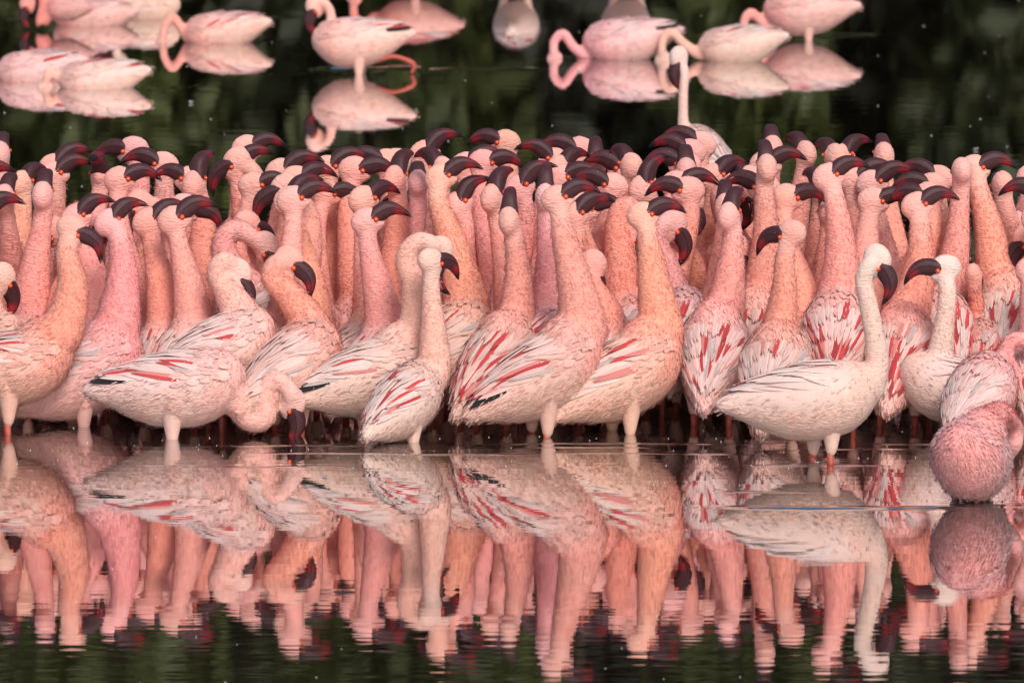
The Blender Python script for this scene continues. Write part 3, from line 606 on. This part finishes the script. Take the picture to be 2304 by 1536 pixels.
# ------------------------------------------------------------------ body surfaces: trunk, neck and head grown into one skin
def rotz(a): c, s = math.cos(a), math.sin(a); return np.array([[c, -s, 0], [s, c, 0], [0, 0, 1]])
def roty(a): c, s = math.cos(a), math.sin(a); return np.array([[c, 0, s], [0, 1, 0], [-s, 0, c]])
temps = []
for b in BIRDS:
    W = rotz(R(b['hd'])); s = b['s']; Tm = roty(-R(b['tilt'])) * s
    b['Tm'] = Tm
    loc = lambda p: (np.asarray(p) - b['pos']) @ W                # world to bird frame
    Hc = loc(b['head']); f = b['f'] @ W
    lft = np.cross([0, 0, 1], f); lft /= np.linalg.norm(lft) + 1e-9; upv = np.cross(f, lft)
    Hm = np.stack([f, lft, upv], 1); b['Hc'] = Hc; b['Hm'] = Hm
    zoff = np.array([0, 0, b['zc']])
    r0 = Tm @ np.array([.045, 0, .02]) + zoff; r1 = Tm @ np.array([.098, 0, .052]) + zoff
    # the neck enters the head at about a right angle to the bill
    te = b['pitch'] + 64; fy = R(b['yaw'] - b['hd'])
    Te = np.array([math.cos(R(te)) * math.cos(fy), math.cos(R(te)) * math.sin(fy), math.sin(R(te))])
    if b['kind'] == 'front':
        pts = [r0] + [loc(p) for p in b['npts']]
        if np.linalg.norm(pts[1] - r0) > .09: pts.insert(1, (r0 + pts[1]) / 2 * .5 + r1 * .5)
        pts.append(Hc - Te * .006)
        path = cat_rom(pts, 34)
    else:
        J = Hc - Te * .024; L = np.linalg.norm(J - r1)
        t1 = (Tm @ np.array([.5, 0, .85])) ; t1 /= np.linalg.norm(t1)
        m0 = t1 * L * .9; m1 = Te * L * (.75 if te > 40 else 1.15)
        t = np.linspace(0, 1, 22)[:, None]
        hp = (2 * t ** 3 - 3 * t ** 2 + 1) * r1 + (t ** 3 - 2 * t ** 2 + t) * m0 + (-2 * t ** 3 + 3 * t ** 2) * J + (t ** 3 - t ** 2) * m1
        path = cat_rom([r0] + list(hp) + [Hc], 34)
    tt = np.linspace(0, 1, 34); nk = b['nk']
    rr = np.interp(tt, [0, .12, .28, .5, .75, .9, 1], [.064 * s, .063 * s, .053 * nk, .0405 * nk, .0285 * nk, .0240 * (nk + 1) / 2, .026])
    if b['far']: rr = np.interp(tt, [0, .10, .25, .5, .8, 1], [.050 * s, .042 * s, .036 * nk, .028 * nk, .026 * nk, .024 * nk])
    if b['t'] == 'white' and not b['far']: rr = np.interp(tt, [0, .12, .28, .5, .8, 1], [.058 * s, .050 * s, .046 * nk, .037 * nk, .032 * nk, .030 * nk])
    T, A, B = frames_of(path); b['path'], b['rr'], b['Tan'] = path, rr, T
    V1 = TRUNK[0] @ Tm.T + zoff; F1 = TRUNK[1]
    V2, F2 = loft(path, (A, B), rr, rr, 14)
    he, hf = ellipsoid(.041 * b['hs'], .0275 * b['hs'], .0360 * b['hs']); V3 = (he + np.array([-.006, 0, -.002])) @ Hm.T + Hc
    ce, cf = ellipsoid(.032 * b['hs'], .0195 * b['hs'], .0200 * b['hs']); V4 = (ce @ roty(.15).T + np.array([.006, 0, -.0165]) * b['hs']) @ Hm.T + Hc
    n1, n2 = len(V1), len(V2)
    F = list(F1) + [tuple(i + n1 for i in q) for q in F2] + [tuple(i + n1 + n2 for i in q) for q in hf] + [tuple(i + n1 + n2 + len(V3) for i in q) for q in cf]
    me = mesh('tmp', np.vstack([V1, V2, V3, V4]), F)
    o = bpy.data.objects.new('tmp', me); col.objects.link(o)
    rm = o.modifiers.new('r', 'REMESH'); rm.mode = 'VOXEL'; rm.voxel_size = .0062 if (b['kind'] == 'front' and not b['far']) else .0078
    sm = o.modifiers.new('s', 'SMOOTH'); sm.iterations = 5; sm.factor = .5
    temps.append(o); b['tmp'] = o
dg = bpy.context.evaluated_depsgraph_get()
for b in BIRDS: b['me'] = bpy.data.meshes.new_from_object(b['tmp'].evaluated_get(dg))
for o in temps:
    m_ = o.data; bpy.data.objects.remove(o); bpy.data.meshes.remove(m_)

def fnoise(P, k, seed):
    g = np.random.default_rng(seed); out = np.zeros(len(P))
    for _ in range(5):
        d = g.normal(size=3) * k; out += np.sin(P @ d + g.uniform(0, 6.28)) * np.sin(P @ (g.normal(size=3) * k) + g.uniform(0, 6.28))
    return out / 2.5
def mat4(M3, t):
    M = Matrix.Identity(4)
    for i in range(3):
        for j in range(3): M[i][j] = float(M3[i, j])
        M[i][3] = float(t[i])
    return M

for bi, b in enumerate(BIRDS):
    g = np.random.default_rng(1000 + bi)
    me = b['me']; me.name = 'body'; me.materials.clear(); me.materials.append(M_BODY)
    nv = len(me.vertices); co = np.empty(nv * 3, np.float32); me.vertices.foreach_get('co', co); co = co.reshape(-1, 3).astype(float)
    nrm = np.empty(nv * 3, np.float32); me.vertices.foreach_get('normal', nrm); nrm = nrm.reshape(-1, 3).astype(float)
    path, rr = b['path'], b['rr']
    d = np.linalg.norm(co[:, None] - path[None], axis=2); k = d.argmin(1); dm = d.min(1); tn = k / 33.0
    Ti = np.linalg.inv(b['Tm']); tl = (co - [0, 0, b['zc']]) @ Ti.T
    # how far outside the trunk's own surface a vertex lies
    inside = (tl[:, 1] / np.interp(tl[:, 0], TX, TW)) ** 2 + ((tl[:, 2] - np.interp(tl[:, 0], TX, TZ)) / np.interp(tl[:, 0], TX, TT)) ** 2
    inside = np.where((tl[:, 0] < TX[0]) | (tl[:, 0] > TX[-1]), 9, inside)
    neckw = smoothstep(.06, .30, tn) * smoothstep(1.15, 2.2, inside)
    hd, nkc, br, be, ba = tint(b['t'], g.uniform(.95, 1.04, 3) * g.uniform(.94, 1.03))
    xb = smoothstep(-.02, .12, tl[:, 0])[:, None]; zb = smoothstep(-.03, .05, tl[:, 2])[:, None]
    trunk = (ba * zb + be * (1 - zb)) * (1 - xb) + br * xb
    hw = smoothstep(.70, .95, tn)[:, None]
    neck = nkc * (1 - hw) + hd * hw
    C = trunk * (1 - neckw[:, None]) + neck * neckw[:, None]
    # mottling of the plumage itself: pinker and paler flecks
    n1 = fnoise(co, 38, bi)[:, None]; n2 = fnoise(co * [1, 1, 2.2], 130, bi + 500)[:, None]
    C = C * (1 + .035 * n1 + .03 * n2) * (1 + np.array([0, -.05, -.05]) * n1)
    # ruffled collar where neck plumage meets the back
    if b['t'] == 'orange' and b['kind'] == 'front' and not b['far']:
        cw = (np.exp(-((tn - .21) / .035) ** 2) * smoothstep(1.0, 1.4, inside))[:, None] * .8
        C = C * (1 - cw) + np.array([.70, .20, .12]) * cw
    C = np.clip(C, 0, .92); setcol(me, C)
    # fine ruffles pressed into the skin, mostly on the neck
    amp = (.0003 * neckw + .0003) * (1 if not b['far'] else .5)
    co2 = co + nrm * (amp * (fnoise(co * [1, 1, 3.0], 190, bi + 900)))[:, None]
    me.vertices.foreach_set('co', co2.astype(np.float32).ravel())
    me.polygons.foreach_set('use_smooth', np.ones(len(me.polygons), dtype=bool)); me.update()

    root = bpy.data.objects.new('flamingo', None); col.objects.link(root); root.empty_display_size = .05
    root.location = b['pos']; root.rotation_euler = (0, 0, R(b['hd']))
    tag(root, b['label'], 'flamingo', b.get('group') or (None if b['far'] else ('flamingos of the front row' if b['kind'] == 'front' else None)))
    body = link('body', me, M_BODY, root)
    # feather tips standing off the skin
    nfl = 6500 if (b['kind'] == 'front' and not b['far']) else (900 if b['far'] else 2600)
    if b['t'] in ('white', 'cream'): nfl = nfl // (2 if b['t'] == 'cream' else 5)
    npoly = len(me.polygons); ar = np.empty(npoly, np.float32); me.polygons.foreach_get('area', ar)
    ls = np.empty(npoly, np.int32); me.polygons.foreach_get('loop_start', ls); li = np.empty(len(me.loops), np.int32); me.loops.foreach_get('vertex_index', li)
    v0 = li[ls]; wgt = ar * (0.9 + .9 * neckw[v0]) * (tn[v0] < .88); wgt = wgt / wgt.sum()
    pick = v0[g.choice(npoly, nfl, p=wgt)]
    p = co2[pick] + g.normal(size=(nfl, 3)) * .0025; nn = nrm[pick]; tr = (1 - neckw[pick])[:, None]
    p = p + nn * .0034 * tr * smoothstep(-.06, .0, tl[pick][:, 2])[:, None]
    back = b['Tm'] @ np.array([-1., 0, -.15]); back /= np.linalg.norm(back)
    fl = -b['Tan'][k[pick]] * neckw[pick][:, None] + (back - np.array([0, 0, .9]) * xb[pick]) * (1 - neckw[pick])[:, None] + g.normal(size=(nfl, 3)) * .22
    fl -= nn * (fl * nn).sum(1)[:, None]; fl /= np.linalg.norm(fl, axis=1)[:, None] + 1e-9
    sd = np.cross(nn, fl); Lf = g.uniform(.007, .013, nfl)[:, None] * (.7 + 1.0 * tr) * (1 - .4 * xb[pick] * tr); wf = g.uniform(.0006, .0013, nfl)[:, None] * (1.0 + .7 * tr)
    lift = g.uniform(.12, .42, nfl)[:, None] * (1 - .78 * tr)
    Q = np.stack([p - nn * .001 - sd * wf, p - nn * .001 + sd * wf, p + fl * Lf * .6 + nn * Lf * lift * .7 + sd * wf * .8, p + fl * Lf + nn * Lf * lift, p + fl * Lf * .6 + nn * Lf * lift * .7 - sd * wf * .8], 1)
    cj = (g.uniform(.86, 1.10, nfl)[:, None] * np.array([1, 1, 1]) + g.uniform(-.05, .05, nfl)[:, None] * [0, 1, 1])
    fc = np.repeat(np.clip(C[pick] * cj, 0, .93), 5, axis=0)
    fm = mesh('plumage_tips', Q.reshape(-1, 3), np.arange(nfl * 5).reshape(-1, 5)[:, ::-1].copy(), fc)
    nl = nn[:, None, :] + fl[:, None, :] * .06 + g.normal(size=(nfl, 1, 3)) * .07
    nl = np.repeat(nl / np.linalg.norm(nl, axis=2)[..., None], 5, axis=1).reshape(-1, 3)
    fm.normals_split_custom_set_from_vertices(nl.astype(np.float32).tolist())
    fo = link('plumage_tips', fm, M_FLAKE, body); tag(fo, kind='stuff')

    # head furniture
    hs = b['hs']; HM = mat4(b['Hm'] * hs * b['bl'], b['Hc'])
    ub = link('upper_bill', ME_UP, None, root, HM); link('lower_bill', ME_LO, None, root, HM)
    for sd_ in (1, -1):
        if not b['far']: link('nostril', ME_NOS, None, ub, mat4(roty(-.25), (.038, sd_ * .0150, .0160)))
        rg = link('eye', ME_RING, None, root, mat4(b['Hm'] * hs, b['Hc'] + b['Hm'] @ np.array([.0165, sd_ * .0226, -.0055]) * hs))
        ey = link('iris', ME_EYE, None, rg, mat4(np.eye(3), (0, sd_ * .0020, 0)))
    # trunk furniture
    TM = mat4(b['Tm'], (0, 0, b['zc'])); ba_c = np.clip(ba * 1.04, 0, .9); 
    mixw = lambda c, q: tuple(np.clip(np.asarray(c) * (1 - q) + np.array([.78, .66, .61]) * q, 0, .9))
    wings = {}
    for sd_ in (1, -1):
        wings[sd_] = link('wing', ME_WING[sd_], None, root, TM, tuple(np.clip(ba * .97 * (1 - .35) + be * .35, 0, .9)))
    link('tail', ME_TAIL, None, root, TM, mixw(np.array([.76, .45, .40]), .6))
    if b['t'] != 'white' or b['far']: mo = link('mantle', ME_MANTLE, None, root, TM, tuple(np.clip(ba * .55 + br * .45, 0, .9))); tag(mo, kind='stuff')
    if b['kind'] == 'front' or (b['Y'] < .62):
        for i, (sd_, x0, fmsh) in enumerate(SLOTS):
            if (b['far'] or b['t'] == 'white') and i % 2: continue
            q = g.uniform()
            if q < b['red'] * .62: cc = np.array([.50, .055, .06]) * g.uniform(.75, 1.25) if g.uniform() < .7 else np.array([.66, .24, .21])
            elif q < b['red'] * .62 + .07: cc = np.array([.52, .42, .40])
            else: cc = np.array(mixw(ba, g.uniform(.0, .65))) * g.uniform(.92, 1.03)
            link('feather', fmsh, None, wings[sd_], None, tuple(np.clip(cc, 0, .9)))
        if b['prim']:
            for sd_ in (1, -1):
                for kk in (0, 1): link('primary_feather', ME_PRIM[(sd_, kk)], None, wings[sd_], None, (.015, .013, .014))
    # legs
    if b['legs']:
        hz = b['zc'] - .082 * b['s']
        for n_, sd_ in enumerate((1, -1)):
            lx, ly, lz = -.012, sd_ * .042 * b['s'], max(-.01, hz - .045)
            if b['legp']:
                q = at(*b['legp'][n_], b['Y'] + .03 * (1 - 2 * n_)); q = (q - b['pos']) @ rotz(R(b['hd'])); lx, ly, lz = q[0], q[1], q[2]
            lg = link('leg', ME_LEG, None, root, mat4(np.eye(3), (lx, ly, lz)))
            th = link('thigh', ME_THIGH, None, lg, mat4(np.diag([.74, .74, 1.25]) * (1 if not b['far'] else .95), (0, 0, .008)), tuple(be))
            if b['kind'] == 'front':
                wp = rotz(R(b['hd'])) @ np.array([lx, ly, 0]) + b['pos']
                RINGS.append((wp[0], wp[1], g.uniform(.03, .06), .00035 if not b['far'] else .0007))
    if b['far']: RINGS.append((b['pos'][0], b['pos'][1], .2, .0006))

# the raised leg of the preening far bird
pb = next(b for b in BIRDS if 'one leg raised' in b['label'])
rt = next(o for o in col.objects if o.type == 'EMPTY' and o.get('label') == pb['label'])
pts = [at(u, v, pb['Y'] - .03) for u, v in [(845, 138), (880, 128), (905, 132), (928, 143), (932, 152), (925, 166)]]
pts = cat_rom([(q - pb['pos']) @ rotz(R(pb['hd'])) for q in pts], 24); T_, A_, B_ = frames_of(pts)
v_, f_ = loft(pts, (A_, B_), np.interp(np.linspace(0, 1, 24), [0, .6, .68, 1], [.010, .009, .012, .007]), np.interp(np.linspace(0, 1, 24), [0, .6, .68, 1], [.010, .009, .012, .009]), 8)
link('raised_leg', mesh('raised_leg', v_, f_), M_LEG, rt)

build_water()

# ------------------------------------------------------------------ feathers and specks afloat
def down_feather(u, v, s, label):
    p = on_water(u, v); g = np.random.default_rng(int(u)); V, F = [], []
    for k in range(16):
        a = g.uniform(0, 6.28); l = s * g.uniform(.5, 1); e = g.uniform(.1, .8); b0 = len(V); w_ = s * .16
        dx, dy, dz = math.cos(a) * math.cos(e), math.sin(a) * math.cos(e), math.sin(e)
        V += [(-dy * w_, dx * w_, .001), (dy * w_, -dx * w_, .001), (dx * l * .6 + dy * w_ * .8, dy * l * .6 - dx * w_ * .8, dz * l * .7 + .002), (dx * l, dy * l, dz * l * .8 + .001), (dx * l * .6 - dy * w_ * .8, dy * l * .6 + dx * w_ * .8, dz * l * .7 + .002)]
        F.append(tuple(range(b0, b0 + 5)))
    o = link('down_feather', mesh('down_feather', V, F), M_DOWN); o.location = p; tag(o, label, 'feather')
down_feather(430, 233, .016, 'white down feather afloat near the floating pale pair of flamingos')
down_feather(2195, 338, .017, 'white down feather afloat behind the tall orange-necked flamingo')
down_feather(1303, 160, .018, 'white down feather afloat beside the looped neck')
down_feather(730, 1073, .010, 'tiny white down feather afloat before the feeding flamingo')
down_feather(1838, 1043, .012, 'white down scrap afloat between the cream-white bird\'s feet')
V, F = [], []
for i in range(230):
    u, v = random.uniform(-40, 2340), random.choice([random.uniform(0, 420), random.uniform(965, 1150), random.uniform(960, 1060), random.uniform(1000, 1536)])
    p = on_water(u, v); s = random.uniform(.0008, .0019) * (1.5 if v < 430 else 1); b0 = len(V); n = 6
    for k in range(n):
        a = k * 2 * math.pi / n; V.append((p[0] + math.cos(a) * s, p[1] + math.sin(a) * s, .0006))
    V.append((p[0], p[1], s * .9 + .001))
    for k in range(n): F.append((b0 + k, b0 + (k + 1) % n, b0 + n))
o = link('floating_specks', mesh('floating_specks', V, F), M_DOWN); tag(o, 'tiny pale bubbles and specks scattered over the lake surface', 'specks', None, 'stuff')
